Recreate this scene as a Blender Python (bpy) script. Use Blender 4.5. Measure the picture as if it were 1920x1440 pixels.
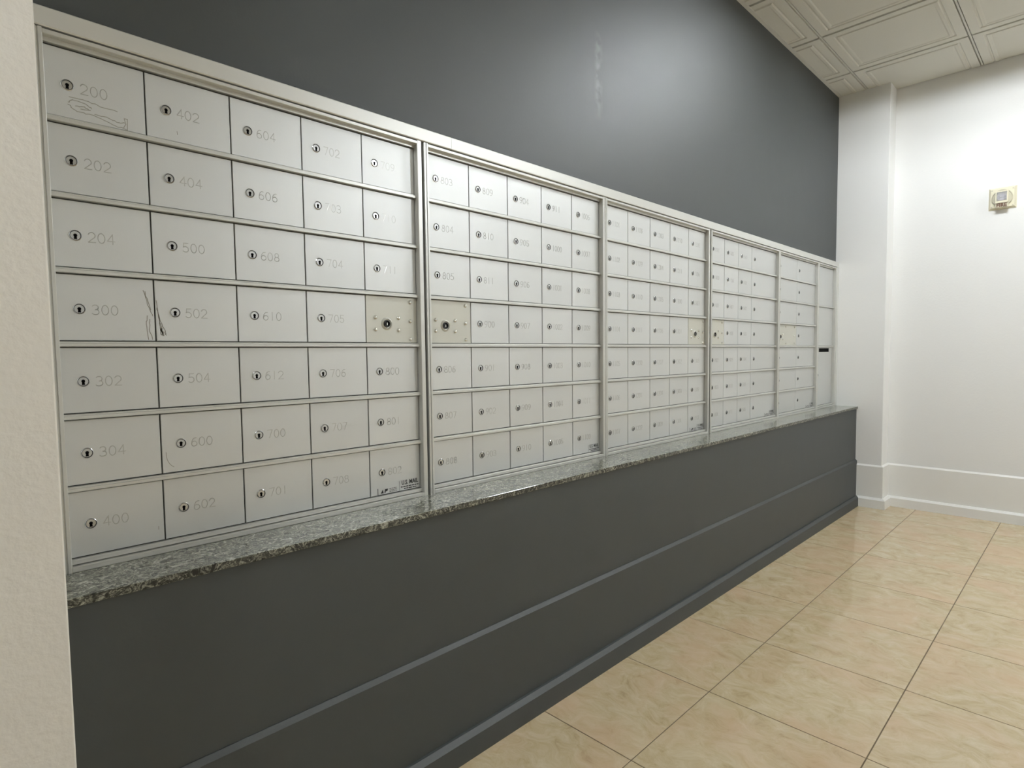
import bpy, bmesh, math, random
from mathutils import Matrix, Vector

random.seed(7)
scene = bpy.context.scene
for o in list(bpy.data.objects):
    bpy.data.objects.remove(o)
COL = scene.collection

# ------------------------------------------------------------------ camera
cam_d = bpy.data.cameras.new('camera')
cam = bpy.data.objects.new('camera', cam_d)
COL.objects.link(cam)
cam.matrix_world = Matrix(((0.7106, 0.0497, -0.7018, 0.0),
                           (-0.7035, 0.0330, -0.7100, -1.3095),
                           (-0.0121, 0.9982, 0.0584, 1.0673),
                           (0, 0, 0, 1)))
cam_d.sensor_fit = 'HORIZONTAL'
cam_d.sensor_width = 36.0
cam_d.lens = 1097.3 / 1920 * 36.0
cam_d.shift_x = 7.26 / 1920
cam_d.shift_y = 8.5 / 1920
cam_d.clip_start = 0.02
scene.camera = cam

# ------------------------------------------------------------------ world, exposure
world = bpy.data.worlds.new('world')
scene.world = world
world.use_nodes = True
world.node_tree.nodes['Background'].inputs[0].default_value = (0.8, 0.85, 0.9, 1)
world.node_tree.nodes['Background'].inputs[1].default_value = 0.2
vs = scene.view_settings
vs.view_transform = 'Standard'
vs.look = 'None'
vs.exposure = 0.28
vs.gamma = 1.0
vs.use_curve_mapping = False

# ceiling troffers: (grid cell column, grid cell row, emission strength)
TROFFERS = [(-1, 1, 146.0), (-8, 1, 98.0), (-1, 5, 250.0)]
LIGHT_COLOUR = (0.95, 1.0, 1.05)

# ------------------------------------------------------------------ main dimensions
WALL_Y = 0.002          # face of the upper dark wall
BACK_Y = 0.12           # back of the recess the mailboxes stand in
PIL_X = 4.508           # face of the far pilaster
FAR_X = 4.657           # face of the far wall
PIL_Y = -0.302
CEIL_Z = 2.794
ROOM_X0, ROOM_Y0 = -4.4, -4.7
STUB_X, STUB_Y = 0.1150, -0.36
ZT, PITCH, DOOR_H = 1.6179, 0.13198, 0.1212
ZB = ZT - 0.9144
LEDGE_Z, LEDGE_B = 0.6820, 0.6665
LOW_Y = -0.1457         # face of the dark wall under the ledge
Z_TOP = 1.6367          # top of the mailbox units

# ------------------------------------------------------------------ material helpers
def new_mat(name):
    m = bpy.data.materials.new(name)
    m.use_nodes = True
    nt = m.node_tree
    b = nt.nodes['Principled BSDF']
    return m, nt, b

def simple(name, col, rough=0.5, metal=0.0, spec=0.5, bump=0.0, bscale=200.0, vary=0.0):
    m, nt, b = new_mat(name)
    b.inputs['Base Color'].default_value = (*col, 1)
    b.inputs['Roughness'].default_value = rough
    b.inputs['Metallic'].default_value = metal
    b.inputs['Specular IOR Level'].default_value = spec
    if bump or vary:
        tc = nt.nodes.new('ShaderNodeTexCoord')
    if bump:
        n = nt.nodes.new('ShaderNodeTexNoise')
        n.inputs['Scale'].default_value = bscale
        n.inputs['Detail'].default_value = 3
        nt.links.new(tc.outputs['Object'], n.inputs['Vector'])
        bp = nt.nodes.new('ShaderNodeBump')
        bp.inputs['Strength'].default_value = bump
        bp.inputs['Distance'].default_value = 0.002
        nt.links.new(n.outputs['Fac'], bp.inputs['Height'])
        nt.links.new(bp.outputs['Normal'], b.inputs['Normal'])
    if vary:
        oi = nt.nodes.new('ShaderNodeObjectInfo')
        rp = nt.nodes.new('ShaderNodeMapRange')
        rp.inputs['To Min'].default_value = 1 - vary
        rp.inputs['To Max'].default_value = 1 + vary
        nt.links.new(oi.outputs['Random'], rp.inputs['Value'])
        mx = nt.nodes.new('ShaderNodeMixRGB')
        mx.blend_type = 'MULTIPLY'
        mx.inputs['Fac'].default_value = 1
        mx.inputs['Color1'].default_value = (*col, 1)
        nt.links.new(rp.outputs['Result'], mx.inputs['Color2'])
        nt.links.new(mx.outputs['Color'], b.inputs['Base Color'])
    return m

def ramp(nt, stops):
    r = nt.nodes.new('ShaderNodeValToRGB')
    e = r.color_ramp.elements
    while len(e) > 1:
        e.remove(e[-1])
    e[0].position, e[0].color = stops[0][0], (*stops[0][1], 1)
    for p, c in stops[1:]:
        x = e.new(p)
        x.color = (*c, 1)
    return r

# ------------------------------------------------------------------ materials
def mat_dark_wall(patch):
    m, nt, b = new_mat('dark_grey_paint')
    base = (0.040, 0.046, 0.045)
    b.inputs['Base Color'].default_value = (*base, 1)
    b.inputs['Roughness'].default_value = 0.56
    b.inputs['Specular IOR Level'].default_value = 0.75
    tc = nt.nodes.new('ShaderNodeTexCoord')
    n = nt.nodes.new('ShaderNodeTexNoise')
    n.inputs['Scale'].default_value = 160
    n.inputs['Detail'].default_value = 3
    nt.links.new(tc.outputs['Object'], n.inputs['Vector'])
    n2 = nt.nodes.new('ShaderNodeTexNoise')
    n2.inputs['Scale'].default_value = 6
    nt.links.new(tc.outputs['Object'], n2.inputs['Vector'])
    ad = nt.nodes.new('ShaderNodeMath')
    ad.operation = 'MULTIPLY_ADD'
    ad.inputs[1].default_value = 6.0
    nt.links.new(n2.outputs['Fac'], ad.inputs[0])
    nt.links.new(n.outputs['Fac'], ad.inputs[2])
    bp = nt.nodes.new('ShaderNodeBump')
    bp.inputs['Strength'].default_value = 0.16
    bp.inputs['Distance'].default_value = 0.0012
    nt.links.new(ad.outputs[0], bp.inputs['Height'])
    nt.links.new(bp.outputs['Normal'], b.inputs['Normal'])
    if patch:       # a pale upright smear of filler on the paint, with a shape of its own
        sep = nt.nodes.new('ShaderNodeSeparateXYZ')
        nn = nt.nodes.new('ShaderNodeTexNoise')
        nn.inputs['Scale'].default_value = 22
        nt.links.new(tc.outputs['Object'], nn.inputs['Vector'])
        nt.links.new(tc.outputs['Object'], sep.inputs[0])
        def band(sock, c, h, soft):
            s = nt.nodes.new('ShaderNodeMath'); s.operation = 'SUBTRACT'; s.inputs[1].default_value = c
            nt.links.new(sock, s.inputs[0])
            a = nt.nodes.new('ShaderNodeMath'); a.operation = 'ABSOLUTE'
            nt.links.new(s.outputs[0], a.inputs[0])
            r = nt.nodes.new('ShaderNodeMapRange')
            r.inputs['From Min'].default_value = h
            r.inputs['From Max'].default_value = h + soft
            r.inputs['To Min'].default_value = 1
            r.inputs['To Max'].default_value = 0
            nt.links.new(a.outputs[0], r.inputs['Value'])
            return r.outputs['Result']
        bx = band(sep.outputs[0], 1.776, 0.002, 0.026)
        bz = band(sep.outputs[2], 2.07, 0.065, 0.095)
        mu = nt.nodes.new('ShaderNodeMath'); mu.operation = 'MULTIPLY'
        nt.links.new(bx, mu.inputs[0]); nt.links.new(bz, mu.inputs[1])
        rr = nt.nodes.new('ShaderNodeMapRange')
        rr.inputs['From Min'].default_value = 0.42
        rr.inputs['From Max'].default_value = 0.60
        nt.links.new(nn.outputs['Fac'], rr.inputs['Value'])
        m2 = nt.nodes.new('ShaderNodeMath'); m2.operation = 'MULTIPLY'
        nt.links.new(mu.outputs[0], m2.inputs[0]); nt.links.new(rr.outputs['Result'], m2.inputs[1])
        mx = nt.nodes.new('ShaderNodeMixRGB')
        mx.inputs['Color1'].default_value = (*base, 1)
        mx.inputs['Color2'].default_value = (0.17, 0.18, 0.18, 1)
        nt.links.new(m2.outputs[0], mx.inputs['Fac'])
        nt.links.new(mx.outputs['Color'], b.inputs['Base Color'])
    return m

def mat_floor_tile():
    m, nt, b = new_mat('polished_beige_stone_tile')
    tc = nt.nodes.new('ShaderNodeTexCoord')
    oi = nt.nodes.new('ShaderNodeObjectInfo')
    mul = nt.nodes.new('ShaderNodeVectorMath'); mul.operation = 'SCALE'
    mul.inputs[0].default_value = (37.0, 61.0, 17.0)
    nt.links.new(oi.outputs['Random'], mul.inputs['Scale'])
    add = nt.nodes.new('ShaderNodeVectorMath'); add.operation = 'ADD'
    nt.links.new(tc.outputs['Object'], add.inputs[0]); nt.links.new(mul.outputs[0], add.inputs[1])
    warp = nt.nodes.new('ShaderNodeTexNoise')
    warp.inputs['Scale'].default_value = 5; warp.inputs['Detail'].default_value = 3
    nt.links.new(add.outputs[0], warp.inputs['Vector'])
    wm = nt.nodes.new('ShaderNodeVectorMath'); wm.operation = 'SCALE'; wm.inputs['Scale'].default_value = 0.16
    nt.links.new(warp.outputs['Color'], wm.inputs[0])
    wa = nt.nodes.new('ShaderNodeVectorMath'); wa.operation = 'ADD'
    nt.links.new(add.outputs[0], wa.inputs[0]); nt.links.new(wm.outputs[0], wa.inputs[1])
    mp = nt.nodes.new('ShaderNodeMapping')
    mp.inputs['Scale'].default_value = (11.0, 6.5, 5.0)
    mp.inputs['Rotation'].default_value = (0, 0, 0.35)
    nt.links.new(wa.outputs[0], mp.inputs['Vector'])
    vein = nt.nodes.new('ShaderNodeTexNoise')
    vein.inputs['Scale'].default_value = 2.0; vein.inputs['Detail'].default_value = 9; vein.inputs['Roughness'].default_value = 0.72; vein.inputs['Distortion'].default_value = 0.6
    nt.links.new(mp.outputs[0], vein.inputs['Vector'])
    r1 = ramp(nt, [(0.26, (0.38, 0.28, 0.145)), (0.42, (0.54, 0.43, 0.255)), (0.54, (0.60, 0.495, 0.315)), (0.66, (0.655, 0.555, 0.38)), (0.80, (0.74, 0.66, 0.50))])
    nt.links.new(vein.outputs['Fac'], r1.inputs[0])
    blot = nt.nodes.new('ShaderNodeTexNoise')
    blot.inputs['Scale'].default_value = 4.2; blot.inputs['Detail'].default_value = 4
    nt.links.new(wa.outputs[0], blot.inputs['Vector'])
    r2 = nt.nodes.new('ShaderNodeMapRange')
    r2.inputs['From Min'].default_value = 0.44; r2.inputs['From Max'].default_value = 0.66
    r2.inputs['To Max'].default_value = 0.62
    nt.links.new(blot.outputs['Fac'], r2.inputs['Value'])
    mx = nt.nodes.new('ShaderNodeMixRGB')
    mx.inputs['Color2'].default_value = (0.635, 0.45, 0.29, 1)
    nt.links.new(r2.outputs['Result'], mx.inputs['Fac']); nt.links.new(r1.outputs[0], mx.inputs['Color1'])
    nt.links.new(mx.outputs['Color'], b.inputs['Base Color'])
    b.inputs['Roughness'].default_value = 0.07
    b.inputs['Specular IOR Level'].default_value = 0.5
    bp = nt.nodes.new('ShaderNodeBump')
    bp.inputs['Strength'].default_value = 0.02; bp.inputs['Distance'].default_value = 0.0006
    nt.links.new(vein.outputs['Fac'], bp.inputs['Height'])
    nt.links.new(bp.outputs['Normal'], b.inputs['Normal'])
    return m

def mat_granite(dark):
    m, nt, b = new_mat('granite_rough_edge' if dark else 'polished_granite')
    tc = nt.nodes.new('ShaderNodeTexCoord')
    warp = nt.nodes.new('ShaderNodeTexNoise')
    warp.inputs['Scale'].default_value = 30; warp.inputs['Detail'].default_value = 3
    nt.links.new(tc.outputs['Object'], warp.inputs['Vector'])
    wm = nt.nodes.new('ShaderNodeVectorMath'); wm.operation = 'SCALE'; wm.inputs['Scale'].default_value = 0.075
    nt.links.new(warp.outputs['Color'], wm.inputs[0])
    wa = nt.nodes.new('ShaderNodeVectorMath'); wa.operation = 'ADD'
    nt.links.new(tc.outputs['Object'], wa.inputs[0]); nt.links.new(wm.outputs[0], wa.inputs[1])
    mp = nt.nodes.new('ShaderNodeMapping')
    mp.inputs['Scale'].default_value = (0.6, 1.3, 1.0)
    mp.inputs['Rotation'].default_value = (0, 0, 0.5)
    nt.links.new(wa.outputs[0], mp.inputs['Vector'])
    n = nt.nodes.new('ShaderNodeTexNoise')
    n.inputs['Scale'].default_value = 125; n.inputs['Detail'].default_value = 5; n.inputs['Roughness'].default_value = 0.6
    n.inputs['Distortion'].default_value = 0.8
    nt.links.new(mp.outputs[0], n.inputs['Vector'])
    if dark:
        r = ramp(nt, [(0.42, (0.012, 0.012, 0.009)), (0.50, (0.06, 0.06, 0.045)), (0.57, (0.24, 0.24, 0.19)), (0.70, (0.45, 0.45, 0.38))])
    else:
        r = ramp(nt, [(0.34, (0.022, 0.024, 0.018)), (0.45, (0.12, 0.125, 0.10)), (0.54, (0.28, 0.285, 0.235)), (0.68, (0.58, 0.58, 0.50))])
    nt.links.new(n.outputs['Fac'], r.inputs[0])
    big = nt.nodes.new('ShaderNodeTexNoise')
    big.inputs['Scale'].default_value = 5
    nt.links.new(tc.outputs['Object'], big.inputs['Vector'])
    rb = nt.nodes.new('ShaderNodeMapRange')
    rb.inputs['From Min'].default_value = 0.35; rb.inputs['From Max'].default_value = 0.7
    rb.inputs['To Min'].default_value = 0.82; rb.inputs['To Max'].default_value = 1.2
    nt.links.new(big.outputs['Fac'], rb.inputs['Value'])
    mx = nt.nodes.new('ShaderNodeMixRGB'); mx.blend_type = 'MULTIPLY'; mx.inputs['Fac'].default_value = 1
    nt.links.new(r.outputs[0], mx.inputs['Color1']); nt.links.new(rb.outputs['Result'], mx.inputs['Color2'])
    nt.links.new(mx.outputs['Color'], b.inputs['Base Color'])
    b.inputs['Roughness'].default_value = 0.35 if dark else 0.12
    return m

def mat_emit(name, col, strength):
    m, nt, b = new_mat(name)
    b.inputs['Base Color'].default_value = (0.9, 0.9, 0.9, 1)
    b.inputs['Emission Color'].default_value = (*col, 1)
    b.inputs['Emission Strength'].default_value = strength
    return m

def mat_glass(name):
    m, nt, b = new_mat(name)        # thin clear plastic cover
    b.inputs['Base Color'].default_value = (0.9, 0.9, 0.93, 1)
    b.inputs['Roughness'].default_value = 0.06
    b.inputs['Alpha'].default_value = 0.22
    return m

M = dict(
    dark_up=mat_dark_wall(True),
    dark=mat_dark_wall(False),
    white=simple('white_wall_paint', (0.84, 0.84, 0.82), 0.55, bump=0.25, bscale=90),
    stub=simple('cream_textured_paint', (0.81, 0.775, 0.70), 0.6, bump=0.55, bscale=95),
    whitetrim=simple('white_semigloss_paint', (0.84, 0.835, 0.80), 0.28),
    band=simple('beige_band_paint', (0.45, 0.43, 0.36), 0.6),
    ceil=simple('ceiling_tile_board', (0.70, 0.69, 0.63), 0.85, bump=0.25, bscale=350),
    grid=simple('ceiling_grid_metal', (0.66, 0.65, 0.60), 0.5),
    pan=simple('white_enamel_pan', (0.80, 0.80, 0.78), 0.4),
    plenum=simple('dark_plenum', (0.05, 0.05, 0.045), 0.9),
    tile=mat_floor_tile(),
    grout=simple('brown_grout', (0.16, 0.12, 0.07), 0.85),
    granite=mat_granite(False), granite_edge=mat_granite(True),
    door=simple('silver_door_finish', (0.67, 0.68, 0.67), 0.44, 0.65, bump=0.05, bscale=500, vary=0.025),
    frame=simple('brushed_aluminium_frame', (0.66, 0.66, 0.625), 0.36, 0.55),
    trim=simple('aluminium_header_trim', (0.70, 0.70, 0.665), 0.38, 0.45),
    body=simple('mailbox_shell_shadow_grey', (0.06, 0.06, 0.052), 0.7),
    beige=simple('beige_lock_panel', (0.63, 0.625, 0.56), 0.42, 0.4),
    rivet=simple('polished_rivet', (0.78, 0.78, 0.74), 0.18, 0.9),
    lockring=simple('dark_lock_ring', (0.035, 0.035, 0.035), 0.35, 0.4),
    lockface=simple('lock_face_steel', (0.62, 0.63, 0.63), 0.24, 0.9),
    black=simple('black_void', (0.005, 0.005, 0.005), 0.9, spec=0.05),
    engrave=simple('stamped_number_metal', (0.545, 0.545, 0.52), 0.30, 0.7),
    print=simple('black_print', (0.02, 0.02, 0.022), 0.5),
    printgrey=simple('grey_print', (0.20, 0.20, 0.20), 0.5),
    decal=simple('clear_grey_decal', (0.50, 0.50, 0.49), 0.35, 0.2),
    scuff=simple('brown_scuff', (0.26, 0.245, 0.20), 0.6),
    residue=simple('sticker_residue', (0.40, 0.39, 0.34), 0.7),
    cream=simple('cream_alarm_plastic', (0.74, 0.70, 0.53), 0.4),
    creamdark=simple('alarm_grille_plastic', (0.56, 0.53, 0.41), 0.5),
    lens=mat_glass('strobe_lens'),
    reflector=simple('strobe_reflector', (0.82, 0.82, 0.86), 0.25, 0.5),
    flash=simple('flash_tube_dark', (0.12, 0.115, 0.14), 0.2),
    firetext=simple('brown_red_print', (0.12, 0.05, 0.02), 0.5),
)

# ------------------------------------------------------------------ mesh helpers
def link(name, me, mats, parent=None, loc=None, kind=None, label=None, cat=None, group=None):
    o = bpy.data.objects.new(name, me)
    COL.objects.link(o)
    if me is not None and not me.materials:
        for m in (mats if isinstance(mats, (list, tuple)) else [mats]):
            me.materials.append(m)
    if parent:
        o.parent = parent
    if loc:
        o.location = loc
    if kind: o['kind'] = kind
    if label: o['label'] = label
    if cat: o['category'] = cat
    if group: o['group'] = group
    return o

def thing(name, label, cat, loc, group=None, kind=None):
    return link(name, None, None, None, loc, kind, label, cat, group)

def mesh(name, verts, faces, smooth=False, mat_idx=None):
    me = bpy.data.meshes.new(name)
    me.from_pydata(verts, [], faces)
    me.update()
    bm = bmesh.new(); bm.from_mesh(me)
    bmesh.ops.recalc_face_normals(bm, faces=bm.faces)
    bm.to_mesh(me); bm.free()
    if smooth:
        for p in me.polygons: p.use_smooth = True
    if mat_idx:
        for p, i in zip(me.polygons, mat_idx): p.material_index = i
    return me

BOXF = [(0, 3, 2, 1), (4, 5, 6, 7), (0, 1, 5, 4), (1, 2, 6, 5), (2, 3, 7, 6), (3, 0, 4, 7)]
def boxv(x0, x1, y0, y1, z0, z1):
    return [(x0, y0, z0), (x1, y0, z0), (x1, y1, z0), (x0, y1, z0), (x0, y0, z1), (x1, y0, z1), (x1, y1, z1), (x0, y1, z1)]

def box(name, x0, x1, y0, y1, z0, z1, bevel=0.0):
    me = mesh(name, boxv(x0, x1, y0, y1, z0, z1), BOXF)
    if bevel:
        bm = bmesh.new(); bm.from_mesh(me)
        bmesh.ops.bevel(bm, geom=bm.edges[:], offset=bevel, segments=1, affect='EDGES')
        bm.to_mesh(me); bm.free()
    return me

def boxes(name, lst):
    v, f = [], []
    for b in lst:
        n = len(v)
        v += boxv(*b)
        f += [tuple(i + n for i in q) for q in BOXF]
    return mesh(name, v, f)

def extrude_x(name, prof, x0, x1):          # prof: closed list of (y, z)
    n = len(prof)
    v = [(x0, y, z) for y, z in prof] + [(x1, y, z) for y, z in prof]
    f = [tuple(range(n)), tuple(range(2 * n - 1, n - 1, -1))]
    f += [(i, (i + 1) % n, n + (i + 1) % n, n + i) for i in range(n)]
    return mesh(name, v, f)

def extrude_z(name, prof, z0, z1):          # prof: closed list of (x, y)
    n = len(prof)
    v = [(x, y, z0) for x, y in prof] + [(x, y, z1) for x, y in prof]
    f = [tuple(range(n)), tuple(range(2 * n - 1, n - 1, -1))]
    f += [(i, (i + 1) % n, n + (i + 1) % n, n + i) for i in range(n)]
    return mesh(name, v, f)

def sweep(name, path, prof):
    """path: list of (x, y); prof: list of (offset to the left-hand side, z); mitred corners."""
    offs = []
    for i, p in enumerate(path):
        def nrm(a, b):
            d = Vector((b[0] - a[0], b[1] - a[1])).normalized()
            return Vector((-d.y, d.x))
        if i == 0: n = nrm(path[0], path[1])
        elif i == len(path) - 1: n = nrm(path[-2], path[-1])
        else:
            n1, n2 = nrm(path[i - 1], p), nrm(p, path[i + 1])
            n = (n1 + n2) / (1 + n1.dot(n2))
        offs.append(n)
    k = len(prof)
    v = [(p[0] + o.x * d, p[1] + o.y * d, z) for p, o in zip(path, offs) for d, z in prof]
    f = []
    for i in range(len(path) - 1):
        for j in range(k):
            a, b = i * k + j, i * k + (j + 1) % k
            f.append((a, b, b + k, a + k))
    f.append(tuple(range(k)))
    f.append(tuple((len(path) - 1) * k + j for j in reversed(range(k))))
    return mesh(name, v, f)

def ribbon(polys, w, h, y0=0.0):
    """strokes in the x-z plane standing proud of y0 towards -y; returns verts, faces"""
    v, f = [], []
    for pts in polys:
        for (ax, az), (bx, bz) in zip(pts[:-1], pts[1:]):
            d = Vector((bx - ax, bz - az))
            if d.length < 1e-7: continue
            d.normalize()
            nx, nz = -d.y, d.x
            ex, ez = d.x * w * 0.35, d.y * w * 0.35
            ax2, az2, bx2, bz2 = ax - ex, az - ez, bx + ex, bz + ez
            n = len(v)
            for (px, pz) in ((ax2, az2), (bx2, bz2)):
                v += [(px + nx * w / 2, y0, pz + nz * w / 2), (px + nx * w / 5, y0 - h, pz + nz * w / 5),
                      (px - nx * w / 5, y0 - h, pz - nz * w / 5), (px - nx * w / 2, y0, pz - nz * w / 2)]
            f += [(n, n + 1, n + 5, n + 4), (n + 1, n + 2, n + 6, n + 5), (n + 2, n + 3, n + 7, n + 6),
                  (n, n + 3, n + 2, n + 1), (n + 4, n + 5, n + 6, n + 7)]
    return v, f

def text_mesh(s, size, depth=0.0, bold=0.0):
    cu = bpy.data.curves.new('t', 'FONT')
    cu.body = s; cu.size = size; cu.extrude = depth; cu.offset = bold; cu.resolution_u = 2
    cu.align_x = 'CENTER'; cu.align_y = 'CENTER'
    o = bpy.data.objects.new('t', cu)
    COL.objects.link(o)
    dg = bpy.context.evaluated_depsgraph_get()
    me = bpy.data.meshes.new_from_object(o.evaluated_get(dg))
    bpy.data.objects.remove(o)
    bpy.data.curves.remove(cu)
    me.materials.clear()
    return me

# ------------------------------------------------------------------ setting: walls
link('wall_left', boxes('wall_left', [(STUB_X, FAR_X + 0.15, WALL_Y, BACK_Y, Z_TOP, CEIL_Z + 0.15), (STUB_X, FAR_X + 0.15, BACK_Y, BACK_Y + 0.1, 0, CEIL_Z + 0.15)]), M['dark_up'], kind='structure')
link('wall_left_lower', box('wall_left_lower', STUB_X, PIL_X, LOW_Y, BACK_Y, 0, LEDGE_B), M['dark'], kind='structure')
link('wall_near', box('wall_near', ROOM_X0, STUB_X, STUB_Y, BACK_Y + 0.1, 0, CEIL_Z + 0.15, 0.002), M['stub'], kind='structure')
wf = link('wall_far', box('wall_far', FAR_X, FAR_X + 0.15, ROOM_Y0, BACK_Y, 0, CEIL_Z + 0.15), M['white'], kind='structure')
link('pilaster', box('pilaster', PIL_X, FAR_X, PIL_Y, BACK_Y, 0, CEIL_Z, 0.002), M['white'], wf)
link('wall_right', box('wall_right', ROOM_X0, FAR_X + 0.15, ROOM_Y0 - 0.15, ROOM_Y0, 0, CEIL_Z + 0.15), M['white'], kind='structure')
link('wall_rear', box('wall_rear', ROOM_X0 - 0.15, ROOM_X0, ROOM_Y0 - 0.15, BACK_Y + 0.1, 0, CEIL_Z + 0.15), M['white'], kind='structure')

# skirting: tall flat board with a cap, and a thicker base board in front of it
def skirting(cap):
    board = [(0, cap + 0.006), (0.002, cap + 0.006), (0.0105, cap - 0.004), (0.0105, 0.06), (0, 0.06)]
    base = [(0, 0.0700), (0.0180, 0.0695), (0.0295, 0.0575), (0.0305, 0), (0, 0)]
    return board, base
bd, bs = skirting(0.311)
pathL = [(PIL_X, LOW_Y), (STUB_X, LOW_Y)]
link('trim_1', sweep('trim_1', pathL, bd), M['dark'], kind='structure')
link('baseboard_left', sweep('baseboard_left', pathL, bs), M['dark'], kind='structure')
bd, bs = skirting(0.2846)
pathF = [(FAR_X, ROOM_Y0), (FAR_X, PIL_Y), (PIL_X, PIL_Y), (PIL_X, LOW_Y - 0.005)]
link('trim_2', sweep('trim_2', pathF, bd), M['whitetrim'], kind='structure')
link('baseboard_far', sweep('baseboard_far', pathF, bs), M['whitetrim'], kind='structure')

# ------------------------------------------------------------------ setting: floor
TS = 0.43525
GX, GY = 2.5646, -0.4780
fl = link('floor', box('floor', ROOM_X0, FAR_X, ROOM_Y0, WALL_Y, -0.05, -0.0012), M['grout'], kind='structure')
tile_cache = {}
def floor_tile(x0, x1, y0, y1):
    g = 0.0016
    w, d = round(x1 - x0 - 2 * g, 4), round(y1 - y0 - 2 * g, 4)
    if w < 0.02 or d < 0.02: return
    if (w, d) not in tile_cache:
        c = 0.0005
        v = [(0, 0, -0.012), (w, 0, -0.012), (w, d, -0.012), (0, d, -0.012), (0, 0, -c), (w, 0, -c), (w, d, -c), (0, d, -c),
             (c, c, 0), (w - c, c, 0), (w - c, d - c, 0), (c, d - c, 0)]
        f = [(0, 1, 5, 4), (1, 2, 6, 5), (2, 3, 7, 6), (3, 0, 4, 7), (4, 5, 9, 8), (5, 6, 10, 9), (6, 7, 11, 10), (7, 4, 8, 11), (8, 9, 10, 11)]
        tile_cache[(w, d)] = mesh('floor_tile', v, f)
    link('floor_tile', tile_cache[(w, d)], M['tile'], fl, (x0 + g, y0 + g, 0))
xs = [ROOM_X0] + sorted(GX + TS * k for k in range(-18, 6) if ROOM_X0 < GX + TS * k < FAR_X) + [FAR_X]
ys = [ROOM_Y0] + sorted(GY - TS * k for k in range(-1, 12) if ROOM_Y0 < GY - TS * k < LOW_Y) + [LOW_Y]
for a, b in zip(xs[:-1], xs[1:]):
    for c, d in zip(ys[:-1], ys[1:]):
        if b < STUB_X + 0.3 and c > STUB_Y: continue
        floor_tile(a, b, c, d)

# ------------------------------------------------------------------ setting: ceiling
CS = 0.5807
CX, CY = 3.585, -0.1657           # a grid crossing; cell (i, j) spans x CX+i*CS.., y CY-(j)*CS downwards
ce = link('ceiling', box('ceiling', ROOM_X0, FAR_X, ROOM_Y0, WALL_Y, CEIL_Z + 0.06, CEIL_Z + 0.15), M['plenum'], kind='structure')
def ceiling_tile_mesh(u0, u1, v0, v1):
    """full tegular tile with a raised inner frame, cut down to the cell part that fits the room"""
    g, L = 0.008, CS
    rings = [(g, 0.022), (g + 0.001, -0.006), (0.050, -0.006), (0.055, -0.0005), (0.060, -0.0005), (0.065, -0.0065), (0.076, -0.0065), (0.083, -0.0035)]
    v, f = [], []
    for r, z in rings:
        v += [(r, r, z), (L - r, r, z), (L - r, L - r, z), (r, L - r, z)]
    for i in range(len(rings) - 1):
        for j in range(4):
            a, b = i * 4 + j, i * 4 + (j + 1) % 4
            f.append((a, b, b + 4, a + 4))
    n = 4 * (len(rings) - 1)
    f.append((n, n + 1, n + 2, n + 3))
    me = mesh('ceiling_tile', v, f)
    bm = bmesh.new(); bm.from_mesh(me)
    for co, no, test in (((u0, 0, 0), (-1, 0, 0), u0 > 0.001), ((u1, 0, 0), (1, 0, 0), u1 < L - 0.001),
                         ((0, v0, 0), (0, -1, 0), v0 > 0.001), ((0, v1, 0), (0, 1, 0), v1 < L - 0.001)):
        if test:
            bmesh.ops.bisect_plane(bm, geom=bm.verts[:] + bm.edges[:] + bm.faces[:], plane_co=co, plane_no=no, clear_outer=True)
    bm.to_mesh(me); bm.free()
    me.flip_normals() if me.polygons and me.polygons[-1].normal.z > 0 else None
    return me
ccache = {}
tro = {(a, b): s for a, b, s in TROFFERS}
for i in range(-15, 3):
    for j in range(-1, 9):
        x0, y1 = CX + i * CS, CY - j * CS
        u0, u1 = max(0, ROOM_X0 - x0), min(CS, FAR_X - 0.004 - x0)
        v0, v1 = max(0, ROOM_Y0 - (y1 - CS)), min(CS, WALL_Y - (y1 - CS))
        if u1 - u0 < 0.03 or v1 - v0 < 0.03 or (i, j) in tro: continue
        if x0 + CS < STUB_X - 0.01 and y1 - CS > STUB_Y: continue
        key = tuple(round(q, 3) for q in (u0, u1, v0, v1))
        if key not in ccache: ccache[key] = ceiling_tile_mesh(*key)
        link('ceiling_tile', ccache[key], M['ceil'], ce, (x0, y1 - CS, CEIL_Z))
for j in range(-1, 9):
    y = CY - j * CS
    if ROOM_Y0 < y < WALL_Y:
        link('grid_runner', box('grid_runner', ROOM_X0, FAR_X, y - 0.0042, y + 0.0042, CEIL_Z - 0.002, CEIL_Z + 0.03), M['grid'], ce)
for i in range(-15, 3):
    x = CX + i * CS
    if ROOM_X0 < x < FAR_X:
        link('cross_tee', box('cross_tee', x - 0.0055, x + 0.0055, ROOM_Y0, WALL_Y, CEIL_Z + 0.0085, CEIL_Z + 0.028), M['grid'], ce)
link('wall_angle', box('wall_angle', STUB_X, PIL_X, WALL_Y - 0.020, WALL_Y, CEIL_Z - 0.008, CEIL_Z - 0.005), M['grid'], ce)

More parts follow.
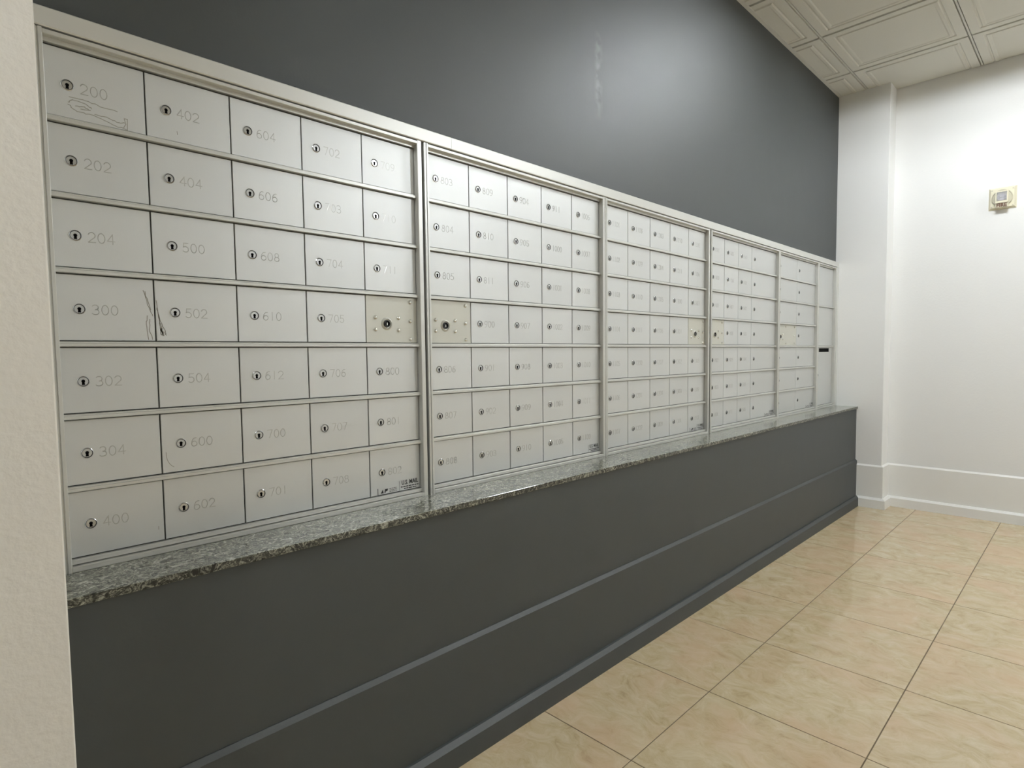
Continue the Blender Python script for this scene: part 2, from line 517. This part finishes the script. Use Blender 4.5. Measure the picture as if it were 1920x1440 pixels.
# ------------------------------------------------------------------ ceiling lights (outside the frame, they light the room)
names = ['square recessed ceiling light in front of the far mailbox units', 'square recessed ceiling light in front of the near cream wall',
         'square recessed ceiling light by the right wall, far end']
for (i, j, s), lab in zip(TROFFERS, names):
    x0, y0 = CX + i * CS, CY - j * CS - CS
    t = thing('ceiling_light', lab, 'ceiling light', (x0 + CS / 2, y0 + CS / 2, CEIL_Z), 'recessed ceiling lights')
    h = CS / 2
    link('light_frame', boxes('light_frame', [(-h + .008, h - .008, -h + .008, -h + .03, -0.004, 0.055), (-h + .008, h - .008, h - .03, h - .008, -0.004, 0.055),
         (-h + .008, -h + .03, -h + .03, h - .03, -0.004, 0.055), (h - .03, h - .008, -h + .03, h - .03, -0.004, 0.055)]), M['grid'], t)
    link('reflector_pan', box('reflector_pan', -h + .028, h - .028, -h + .028, h - .028, 0.052, 0.056), M['pan'], t)
    tube = mat_emit('lit_tube', LIGHT_COLOUR, s)
    for q in (-.165, 0, .165):
        tv = [(q + .013 * math.cos(2 * math.pi * k / 10), yy, .033 + .013 * math.sin(2 * math.pi * k / 10)) for yy in (-h + .032, h - .032) for k in range(10)]
        tf = [(k, (k + 1) % 10, 10 + (k + 1) % 10, 10 + k) for k in range(10)] + [tuple(range(10)), tuple(range(19, 9, -1))]
        link('lamp_tube', mesh('lamp_tube', tv, tf, smooth=False), tube, t)

# ------------------------------------------------------------------ granite ledge
lv = [(.10, LEDGE_B), (.10, LEDGE_Z), (-0.1533, LEDGE_Z), (-0.1543, LEDGE_Z - 0.001), (-0.1543, LEDGE_B + 0.002), (-0.1525, LEDGE_B)]
le = extrude_x('granite_ledge', lv, STUB_X, PIL_X)
le.materials.append(M['granite']); le.materials.append(M['granite_edge'])
for p in le.polygons:
    if p.normal.y < -0.9: p.material_index = 1
link('granite_ledge', le, None, label='long speckled grey-green granite ledge running under the mailboxes', cat='ledge')

# ------------------------------------------------------------------ mailbox units
def arc(cx, cz, rx, rz, a0, a1, n=10):
    return [(cx + rx * math.cos(math.radians(a0 + (a1 - a0) * k / n)), cz + rz * math.sin(math.radians(a0 + (a1 - a0) * k / n))) for k in range(n + 1)]
SIX = [arc(.3, .29, .29, .29, 0, 360, 14), [(.01, .32), (.05, .60), (.17, .84), (.34, .97), (.52, .97)]]
DIG = {
    '0': [arc(.3, .5, .3, .5, 0, 360, 16)],
    '1': [[(.30, 0), (.30, 1)]],
    '2': [arc(.3, .70, .29, .30, 165, -35, 10) + [(.0, .0), (.6, .0)]],
    '3': [arc(.27, .745, .27, .255, 150, -85, 9) + arc(.27, .27, .32, .27, 85, -150, 10)],
    '4': [[(.46, 0), (.46, 1), (.0, .30), (.64, .30)]],
    '5': [[(.55, 1), (.10, 1), (.05, .54)] + arc(.27, .31, .31, .31, 118, -145, 10)],
    '6': SIX,
    '7': [[(.0, 1), (.6, 1), (.22, 0)]],
    '8': [arc(.3, .755, .24, .245, 0, 360, 12), arc(.3, .26, .30, .26, 0, 360, 14)],
    '9': [[(.6 - x, 1 - z) for x, z in s] for s in SIX],
}
num_cache = {}
def number_mesh(s):
    if s not in num_cache:
        h = 0.0178
        st = []
        for k, c in enumerate(s):
            off = k * 0.83 * h * (0.86 if len(s) > 3 else 1)
            sx = 0.86 if len(s) > 3 else 1
            st += [[(off + x * h * sx, (z - 0.5) * h) for x, z in pl] for pl in DIG[c]]
        v, f = ribbon(st, 0.0017, 0.0005)
        num_cache[s] = mesh('number', v, f)
    return num_cache[s]

def lathe_y(rings, n, start=0):
    """rings (radius, y) around the y axis; quads between, closed centre at the end"""
    v, f = [], []
    for r, y in rings:
        v += [(r * math.cos(2 * math.pi * k / n), y, r * math.sin(2 * math.pi * k / n)) for k in range(n)]
    for i in range(len(rings) - 1):
        for k in range(n):
            f.append((i * n + k, i * n + (k + 1) % n, (i + 1) * n + (k + 1) % n, (i + 1) * n + k))
    f.append(tuple((len(rings) - 1) * n + k for k in range(n)))
    return v, f

def make_lock():
    n = 20
    rings = [(0.0100, 0.0), (0.0098, -0.0012), (0.0088, -0.0020), (0.0080, -0.0018), (0.0076, -0.0006)]
    v, f = lathe_y(rings, n)
    mi = []
    for i in range(len(rings) - 1):
        mi += [[1, 1, 0, 0][i]] * n
    mi.append(1)
    def slot(pts, mat):
        k = len(v)
        v.extend([(x, -0.0009, z) for x, z in pts])
        f.append(tuple(range(k, k + len(pts)))); mi.append(mat)
    slot([(0.0030 * math.cos(a * math.pi / 5), 0.0004 + 0.0030 * math.sin(a * math.pi / 5)) for a in range(10)], 2)
    slot([(-0.0019, -0.0002), (0.0019, -0.0002), (0.0024, -0.0064), (-0.0024, -0.0064)], 2)
    me = mesh('lock', v, f, mat_idx=mi)
    for m in (M['lockring'], M['lockface'], M['black']): me.materials.append(m)
    return me
LOCK = make_lock()

def make_master_lock():
    n = 24
    rings = [(0.0165, 0.0), (0.0165, -0.001), (0.0125, -0.0035), (0.0118, -0.001), (0.0092, -0.0006), (0.0092, -0.0035), (0.0086, -0.0042), (0.0064, -0.0042), (0.0060, -0.002)]
    v, f = lathe_y(rings, n)
    order = [0, 0, 0, 0, 1, 1, 1, 2]
    mi = []
    for k in order: mi += [k] * n
    mi.append(2)
    k = len(v)
    v += [(-0.0012, -0.0026, -0.004), (0.0012, -0.0026, -0.004), (0.0012, -0.0026, 0.003), (-0.0012, -0.0026, 0.003)]
    f.append((k, k + 1, k + 2, k + 3)); mi.append(3)
    me = mesh('master_lock', v, f, mat_idx=mi)
    for m in (M['beige'], M['lockring'], M['black'], M['rivet']): me.materials.append(m)
    return me
MASTER = make_master_lock()
v, f = lathe_y([(0.0054, 0.0), (0.0052, -0.0016), (0.0042, -0.0030), (0.0022, -0.0039)], 12)
RIVET = mesh('rivet', v, f, smooth=True)
RIVET.materials.append(M['rivet'])

door_cache = {}
def door_mesh(w, h):
    key = (round(w, 4), round(h, 4))
    if key not in door_cache:
        g, c, t = 0.0012, 0.0008, 0.0034
        a, b, e, d = g, w - g, g, h - g
        v = [(a, t, e), (b, t, e), (b, t, d), (a, t, d), (a, c, e), (b, c, e), (b, c, d), (a, c, d),
             (a + c, 0, e + c), (b - c, 0, e + c), (b - c, 0, d - c), (a + c, 0, d - c)]
        f = [(0, 1, 5, 4), (1, 2, 6, 5), (2, 3, 7, 6), (3, 0, 4, 7), (4, 5, 9, 8), (5, 6, 10, 9), (6, 7, 11, 10), (7, 4, 8, 11), (8, 9, 10, 11), (0, 3, 2, 1)]
        door_cache[key] = mesh('mailbox_door', v, f)
    return door_cache[key]

def mail_decal(door, w, full):
    """printed postal decal in the lower right corner of a door; w = door width"""
    R = w - 0.0025
    bars = []
    yb0, yb1 = -0.0003, 0.0003
    bars_a = [(R - 0.067, R - 0.0663, yb0, yb1, 0.002, 0.028)]
    me = text_mesh('U.S. MAIL', 0.0165, 0.0, 0.0004)
    me.transform(Matrix.Translation((R - 0.033, -0.0005, 0.0220)) @ Matrix.Rotation(math.radians(90), 4, 'X') @ Matrix.Diagonal((0.80, 1.0, 1, 1)))
    link('postal_lettering', me, M['print'], door)
    rnd = random.Random(3)
    for zz, x0, x1 in ((0.0100, R - 0.062, R - 0.003), (0.0045, R - 0.052, R - 0.012)):      # two lines too small to read
        x = x0
        while x < x1:
            l = rnd.uniform(0.004, 0.011)
            bars.append((x, min(x + l, x1), -0.0005, yb1, zz, zz + 0.0026)); x += l + 0.0018
    bars += bars_a
    if full:
        L = R - 0.133
        bars += [(L - 0.0008, L + 0.0008, -0.0005, yb1, 0.0005, 0.0185), (L, R - 0.0685, -0.0005, yb1, 0.0001, 0.0009)]
        tri = mesh('maker_emblem', [(L + .008, -.0005, .0045), (L + .017, -.0005, .0045), (L + .0145, -.0005, .0145),
                                    (L + .019, -.0005, .0045), (L + .0215, -.0005, .0145), (L + .031, -.0005, .0145), (L + .0285, -.0005, .0085), (L + .0235, -.0005, .0080), (L + .0225, -.0005, .0045)],
                   [(0, 1, 2), (3, 8, 7, 4), (4, 7, 6, 5)])
        link('maker_emblem', tri, M['print'], door)
        gb = []
        for zz in (0.0045, 0.0085, 0.0125):
            x, x1 = L + 0.035, L + 0.058
            while x < x1:
                l = rnd.uniform(0.003, 0.008)
                gb.append((x, min(x + l, x1), -0.0005, yb1, zz, zz + 0.0020)); x += l + 0.0015
        link('maker_lettering', boxes('maker_lettering', gb), M['printgrey'], door)
    link('small_print', boxes('small_print', bars), M['print'], door)

def col_numbers(seq): return seq
U1 = [['200', '202', '204', '300', '302', '304', '400'], ['402', '404', '500', '502', '504', '600', '602'],
      ['604', '606', '608', '610', '612', '700', '701'], ['702', '703', '704', '705', '706', '707', '708'],
      ['709', '710', '711', 'M', '800', '801', '802']]
U2 = [['803', '804', '805', 'M', '806', '807', '808'], ['809', '810', '811', '900', '901', '902', '903'],
      ['904', '905', '906', '907', '908', '909', '910'], ['911', '1000', '1001', '1002', '1003', '1004', '1005'],
      ['1006', '1007', '1008', '1009', '1010', '1011', '1100']]
seq = [str(n) for fl_ in range(11, 19) for n in range(fl_ * 100, fl_ * 100 + 12) if n > 1100]
it = iter(seq)
U3 = [[('M' if (c == 4 and r == 3) else next(it)) for r in range(7)] for c in range(5)]
U4 = [[('M' if (c == 0 and r == 3) else (next(it) if c < 3 else '')) for r in range(7)] for c in range(4)]
U5 = [[('M' if (c == 0 and r == 3) else '') for r in range(7)] for c in range(2)]
UNITS = [
    ([.1665, .3213, .4783, .6353, .7920, .9495], U1, 'silver mailbox unit nearest the cream wall end, boxes 200 to 802'),
    ([.9860, 1.1432, 1.3013, 1.4578, 1.6149, 1.7730], U2, 'silver mailbox unit second from the cream wall end, boxes 803 onward'),
    ([1.8030, 1.9607, 2.1207, 2.2782, 2.4396, 2.5955], U3, 'silver mailbox unit third from the cream wall end, lock panel in right column'),
    ([2.6360, 2.7949, 2.9533, 3.1136, 3.4405], U4, 'silver mailbox unit with three narrow columns and one wide column'),
    ([3.4670, 3.7720, 4.0940], U5, 'silver parcel locker unit with two wide door columns'),
]
def stile_left(w):
    return [(-w, .004), (-w, -.0165), (-w + .001, -.0175), (-w * .58, -.0175), (-w * .54, -.0148), (-w * .44, -.0148), (-w * .40, -.0175), (-.001, -.0175), (0, -.0165), (0, .004)]
def stile_right(w):
    return [(0, .004), (0, -.0165), (.001, -.0175), (w - .001, -.0175), (w, -.0165), (w, .004)]
TOPR = [(.004, 1.6352), (-.0165, 1.6352), (-.0175, 1.6345), (-.0175, 1.6284), (-.0165, 1.6274), (.004, 1.6274)]
TOPB = [(.004, 1.6274), (-.0045, 1.6274), (-.0045, ZT + .0024), (-.0035, ZT + .0018), (.004, ZT + .0018)]
BOTB = [(.004, ZB - .0008), (-.0060, ZB - .0008), (-.0080, ZB - .0022), (-.0080, ZB - .0094), (.004, ZB - .0094)]
BOTR = [(.004, ZB - .0112), (-.0165, ZB - .0112), (-.0175, ZB - .0120), (-.0175, ZB - .0205), (-.0165, ZB - .0215), (.004, ZB - .0215)]
def shift(prof, dz): return [(y, z - dz) for y, z in prof]

units = []
def unit_frame(u, xl, xr, wl, wr, ox):
    link('shell', box('shell', xl - wl + .001 - ox, xr + wr - .001 - ox,   .004, BACK_Y, 0.0, 1.6367 - LEDGE_Z), M['body'], u)
    z0, z1 = ZB - .0215 - LEDGE_Z, 1.6367 - LEDGE_Z
    link('side_stile', extrude_z('side_stile', [(x + xl - ox, y) for x, y in stile_left(wl)], z0, z1), M['frame'], u)
    link('side_stile', extrude_z('side_stile', [(x + xr - ox, y) for x, y in stile_right(wr)], z0, z1), M['frame'], u)
    for nm, pr in (('top_rail', TOPR), ('top_inner_bar', TOPB), ('bottom_inner_bar', BOTB), ('bottom_rail', BOTR)):
        link(nm, extrude_x(nm, shift(pr, LEDGE_Z), xl - ox, xr - ox), M['frame'], u)

def bar_prof(ztop):     # moulded divider bar whose lower edge is the top of the next door row
    z1, z0 = ztop, ztop - (PITCH - DOOR_H)
    return [(.004, z1 - .0006), (-.0050, z1 - .0006), (-.0062, z1 - .0016), (-.0062, z1 - .0032), (-.0088, z1 - .0044), (-.0088, z0 + .0014), (-.0078, z0 + .0006), (.004, z0 + .0006)]

def add_lock(door, ox, oz):
    return link('lock', LOCK, None, door, (ox, 0, oz))

SCUFFS = {}
for ui, (xsm, nums, lab) in enumerate(UNITS):
    xl, xr = xsm[0], xsm[-1]
    wl, wr = (.0150, .0135) if ui < 4 else (.0122, .0130)
    if ui == 3: wr = .0122
    ox = xl
    u = thing('mailbox_unit', lab, 'mailbox', (ox, 0, LEDGE_Z), 'wall of silver mailbox units')
    units.append(u)
    unit_frame(u, xl, xr, wl, wr, ox)
    for r in range(6):
        zt = ZT - r * PITCH - DOOR_H - LEDGE_Z
        link('divider_bar', extrude_x('divider_bar', bar_prof(zt), 0, xr - ox), M['frame'], u)
    for c in range(len(xsm) - 1):
        w = xsm[c + 1] - xsm[c]
        for r in range(7):
            s = nums[c][r]
            ztop = ZT - r * PITCH
            h = DOOR_H if r < 6 else ztop - ZB
            if s == 'M':
                d = link('lock_panel', box('lock_panel', .0008, w - .0008, 0, .0034, .0008, h - .0008, .0006), M['beige'], u,
                         (xsm[c] - ox, 0, ztop - h - LEDGE_Z), label='beige riveted panel with a master lock')
                lx = .0610 if ui != 4 else .052
                lz = h - .0715
                link('master_lock', MASTER, None, d, (lx, 0, lz))
                rr = [(lx + a, lz + b) for a in (-.034, .036) for b in (-.0155, .0155)]
                rx = .1350 if ui != 1 and ui != 3 else .1360
                rr += [(rx, h - .0125), (rx, h - .0630), (rx, h - .1108)]
                if ui == 4:
                    rr += [(.272, h - .0125), (.272, h - .0630), (.272, h - .1108)]
                    rr.remove((rx, h - .0630))
                for px, pz in rr:
                    link('rivet', RIVET, None, d, (px, 0, pz))
                continue
            d = link('mailbox_door', door_mesh(w, h), M['door'], u, (xsm[c] - ox, 0, ztop - h - LEDGE_Z))
            lx = .0358 if c or ui else .0335
            add_lock(d, lx, h - .0628)
            if s:
                link('number', number_mesh(s), M['engrave'], d, (lx + .0195, 0.0001, h - .0632))
            if ui == 0 and c < 2: SCUFFS[(c, r)] = (d, w, h)
            if r == 6 and c == len(xsm) - 2:
                mail_decal(d, w, ui != 1)

# narrow end unit: two blank tall panels above a door with a letter slot
XL6, XR6 = 4.1210, 4.4540
u6 = thing('mailbox_unit', 'narrow end unit with a black letter slot, beside the white pilaster', 'mailbox', (XL6, 0, LEDGE_Z), 'wall of silver mailbox units')
unit_frame(u6, XL6, XR6, .0130, .0140, XL6)
w6 = XR6 - XL6
for r0, r1 in ((0, 2), (2, 4), (4, 7)):
    ztop = ZT - r0 * PITCH
    zbot = ZT - (r1 - 1) * PITCH - DOOR_H if r1 < 7 else ZB
    d = link('blank_panel' if r1 < 7 else 'slot_door', door_mesh(w6, ztop - zbot), M['door'], u6, (0, 0, zbot - LEDGE_Z))
    if r1 < 7:
        link('divider_bar', extrude_x('divider_bar', bar_prof(zbot - LEDGE_Z), 0, w6), M['frame'], u6)
    else:
        h = ztop - zbot
        zs = h - .020
        link('letter_slot', boxes('letter_slot', [(.060, .262, -.0006, .0002, zs - .0125, zs + .0125)]), M['black'], d)
        link('slot_rim', boxes('slot_rim', [(.052, .270, -.0016, .0002, zs + .0125, zs + .0165), (.052, .270, -.0016, .0002, zs - .0165, zs - .0125),
                                            (.052, .060, -.0016, .0002, zs - .0125, zs + .0125), (.262, .270, -.0016, .0002, zs - .0125, zs + .0125)]), M['frame'], d)
        add_lock(d, .048, h - .186)

# wear on the doors nearest the camera
def scuff(key, name, strokes, wd, mat):
    d, w, h = SCUFFS[key]
    v, f = ribbon(strokes, wd, 0.00025, 0.0001)
    link(name, mesh(name, v, f), mat, d)
def jit(pts, n=5, a=0.0008, sd=1):
    rnd = random.Random(sd)
    out = []
    for p, q in zip(pts[:-1], pts[1:]):
        for k in range(n):
            t = k / n
            out.append((p[0] + (q[0] - p[0]) * t + rnd.uniform(-a, a), p[1] + (q[1] - p[1]) * t + rnd.uniform(-a, a)))
    return out + [pts[-1]]
W1 = SCUFFS[(0, 3)][1]
scuff((0, 3), 'scuff_mark', [jit([(W1 - .018, .098), (W1 - .010, .066), (W1 - .004, .050)], sd=1), jit([(W1 - .016, .096), (W1 - .007, .062)], sd=2),
      jit([(W1 - .013, .050), (W1 - .016, .030), (W1 - .013, .004)], sd=3), jit([(W1 - .009, .044), (W1 - .011, .024), (W1 - .006, .004)], sd=4)], .0016, M['scuff'])
scuff((1, 3), 'scuff_mark', [jit([(.003, .080), (.005, .052), (.010, .030), (.012, .012)], sd=5), jit([(.004, .066), (.009, .040), (.016, .022), (.018, .013)], sd=6),
      jit([(.006, .050), (.009, .028), (.008, .015), (.014, .012)], sd=7)], .0017, M['scuff'])
scuff((1, 3), 'scuff_mark', [jit([(.0095, .026), (.0125, .014)], sd=8)], .0050, M['residue'])
scuff((1, 5), 'scuff_mark', [arc(.028, .040, .020, .030, 175, 250, 8)], .0012, M['scuff'])
scuff((1, 0), 'scuff_mark', [[(.054, .022), (.0545, .016)]], .0011, M['scuff'])
scuff((0, 6), 'scuff_mark', [[(W1 - .011, .030), (W1 - .0112, .024)]], .0011, M['scuff'])
scuff((0, 0), 'sticker_residue', [jit([(.036, 0.0390), (.060, 0.0390), (.082, 0.0350), (.108, 0.0330)], sd=11), jit([(.034, 0.0290), (.040, 0.0350), (.060, 0.0330), (.068, 0.0270)], sd=12),
      jit([(.034, 0.0250), (.046, 0.0170), (.070, 0.0150), (.100, 0.0070), (.122, 0.0030)], sd=13, a=.0014), jit([(.045, 0.0250), (.058, 0.0270), (.066, 0.0230), (.052, 0.0220)], sd=14),
      jit([(.072, 0.0190), (.095, 0.0170), (.108, 0.0130), (.120, 0.0150)], sd=15), [(.118, 0.0010), (.123, 0.0010), (.124, 0.0230), (.119, 0.0230), (.121, 0.0130), (.117, 0.0050)]], .0019, M['residue'])

# header trim in three lengths, and the upright return at the far end
def header(x0, x1, lab):
    pr = [(WALL_Y, 1.6717), (-.018, 1.6717), (-.0205, 1.6697), (-.0205, 1.6397), (-.0190, 1.6377), (WALL_Y, 1.6377)]
    link('header_rail', extrude_x('header_trim', pr, x0, x1), M['trim'], label=lab, cat='header rail', group='aluminium header rail lengths')
header(.1155, 1.0640, 'short silver header rail above the first mailbox unit')
header(1.0646, 2.7700, 'long silver header rail above the second and third mailbox units')
header(2.7706, 4.5075, 'silver header rail above the far mailbox units')
link('end_post', box('end_trim', 4.4685, 4.5075, -.0205, WALL_Y, LEDGE_Z, 1.6372, .0012), M['trim'], label='upright silver post closing the far end of the mailboxes', cat='post')

link('end_post', box('end_trim', STUB_X + .0005, .1512, -.0160, WALL_Y, LEDGE_Z, 1.6372, .0012), M['trim'], label='upright silver post closing the mailboxes beside the cream wall end', cat='post')

# ------------------------------------------------------------------ fire alarm strobe on the far wall
AY, AZ = -.8640, 1.9710
al = thing('fire_alarm', 'cream square fire alarm with clear strobe on the white far wall', 'fire alarm', (FAR_X, AY, AZ))
# local frame: -x towards the room, +y to the viewer's left
def fr(sz, x0, x1, ins=0.0):
    return [(x0, -sz, -sz), (x0, sz, -sz), (x0, sz, sz), (x0, -sz, sz), (x1, -sz + ins, -sz + ins), (x1, sz - ins, -sz + ins), (x1, sz - ins, sz - ins), (x1, -sz + ins, sz - ins)]
link('back_plate', mesh('back_plate', fr(.0655, 0, -.018, .010), BOXF), M['cream'], al)
def disc_x(rings, n=28):
    v, f = [], []
    for r, x in rings:
        v += [(x, r * math.cos(2 * math.pi * k / n), r * math.sin(2 * math.pi * k / n)) for k in range(n)]
    for i in range(len(rings) - 1):
        for k in range(n):
            f.append((i * n + k, i * n + (k + 1) % n, (i + 1) * n + (k + 1) % n, (i + 1) * n + k))
    f.append(tuple((len(rings) - 1) * n + k for k in range(n)))
    return v, f
v, f = disc_x([(.050, -.020), (.050, -.024), (.046, -.026), (.044, -.022), (.036, -.022), (.036, -.0245), (.026, -.0245)])
link('sounder_grille', mesh('sounder_grille', v, f), M['creamdark'], al)
sh = link('strobe_housing', boxes('strobe_housing', [(-.050, -.020, -.030, -.024, -.034, .038), (-.050, -.020, .024, .030, -.034, .038), (-.050, -.020, -.024, .024, .030, .038),
          (-.050, -.020, -.024, .024, -.034, -.022), (-.026, -.020, -.024, .024, -.022, .030)]), M['cream'], al)
v, f = disc_x([(.022, -.046), (.016, -.036), (.006, -.029)], 12)
link('strobe_reflector', mesh('strobe_reflector', v, f), M['reflector'], sh)
link('flash_tube', boxes('flash_tube', [(-.034, -.030, -.012, .012, -.002, .002), (-.040, -.029, -.019, -.011, -.012, .008), (-.040, -.029, .011, .018, -.014, .010)]), M['flash'], sh)
link('strobe_lens', mesh('strobe_lens', [(-.050, -.024, -.022), (-.050, .024, -.022), (-.050, .024, .030), (-.050, -.024, .030),
     (-.058, -.018, -.016), (-.058, .018, -.016), (-.058, .018, .024), (-.058, -.018, .024)], BOXF), M['lens'], sh)
link('lettering_block', box('lettering_block', -.046, -.018, -.030, .030, -.062, -.0345, .003), M['creamdark'], al)
me = text_mesh('FIRE', 0.0290, 0.0006, 0.0011)
# text x axis -> world -y (viewer's right), text up -> z, facing -x
me.transform(Matrix.Translation((-.0466, 0, -.0480)) @ Matrix(((0, 0, -1, 0), (-1, 0, 0, 0), (0, 1, 0, 0), (0, 0, 0, 1))) @ Matrix.Diagonal((0.92, 1, 1, 1)))
link('fire_lettering', me, M['firetext'], al)
v, f = disc_x([(.0045, -.0175), (.0040, -.0200)], 10)
SC = mesh('screw', v, f)
for sy in (-1, 1):
    for sz in (-1, 1):
        link('screw', SC, M['creamdark'], al, (0, sy * .0490, sz * .0490))
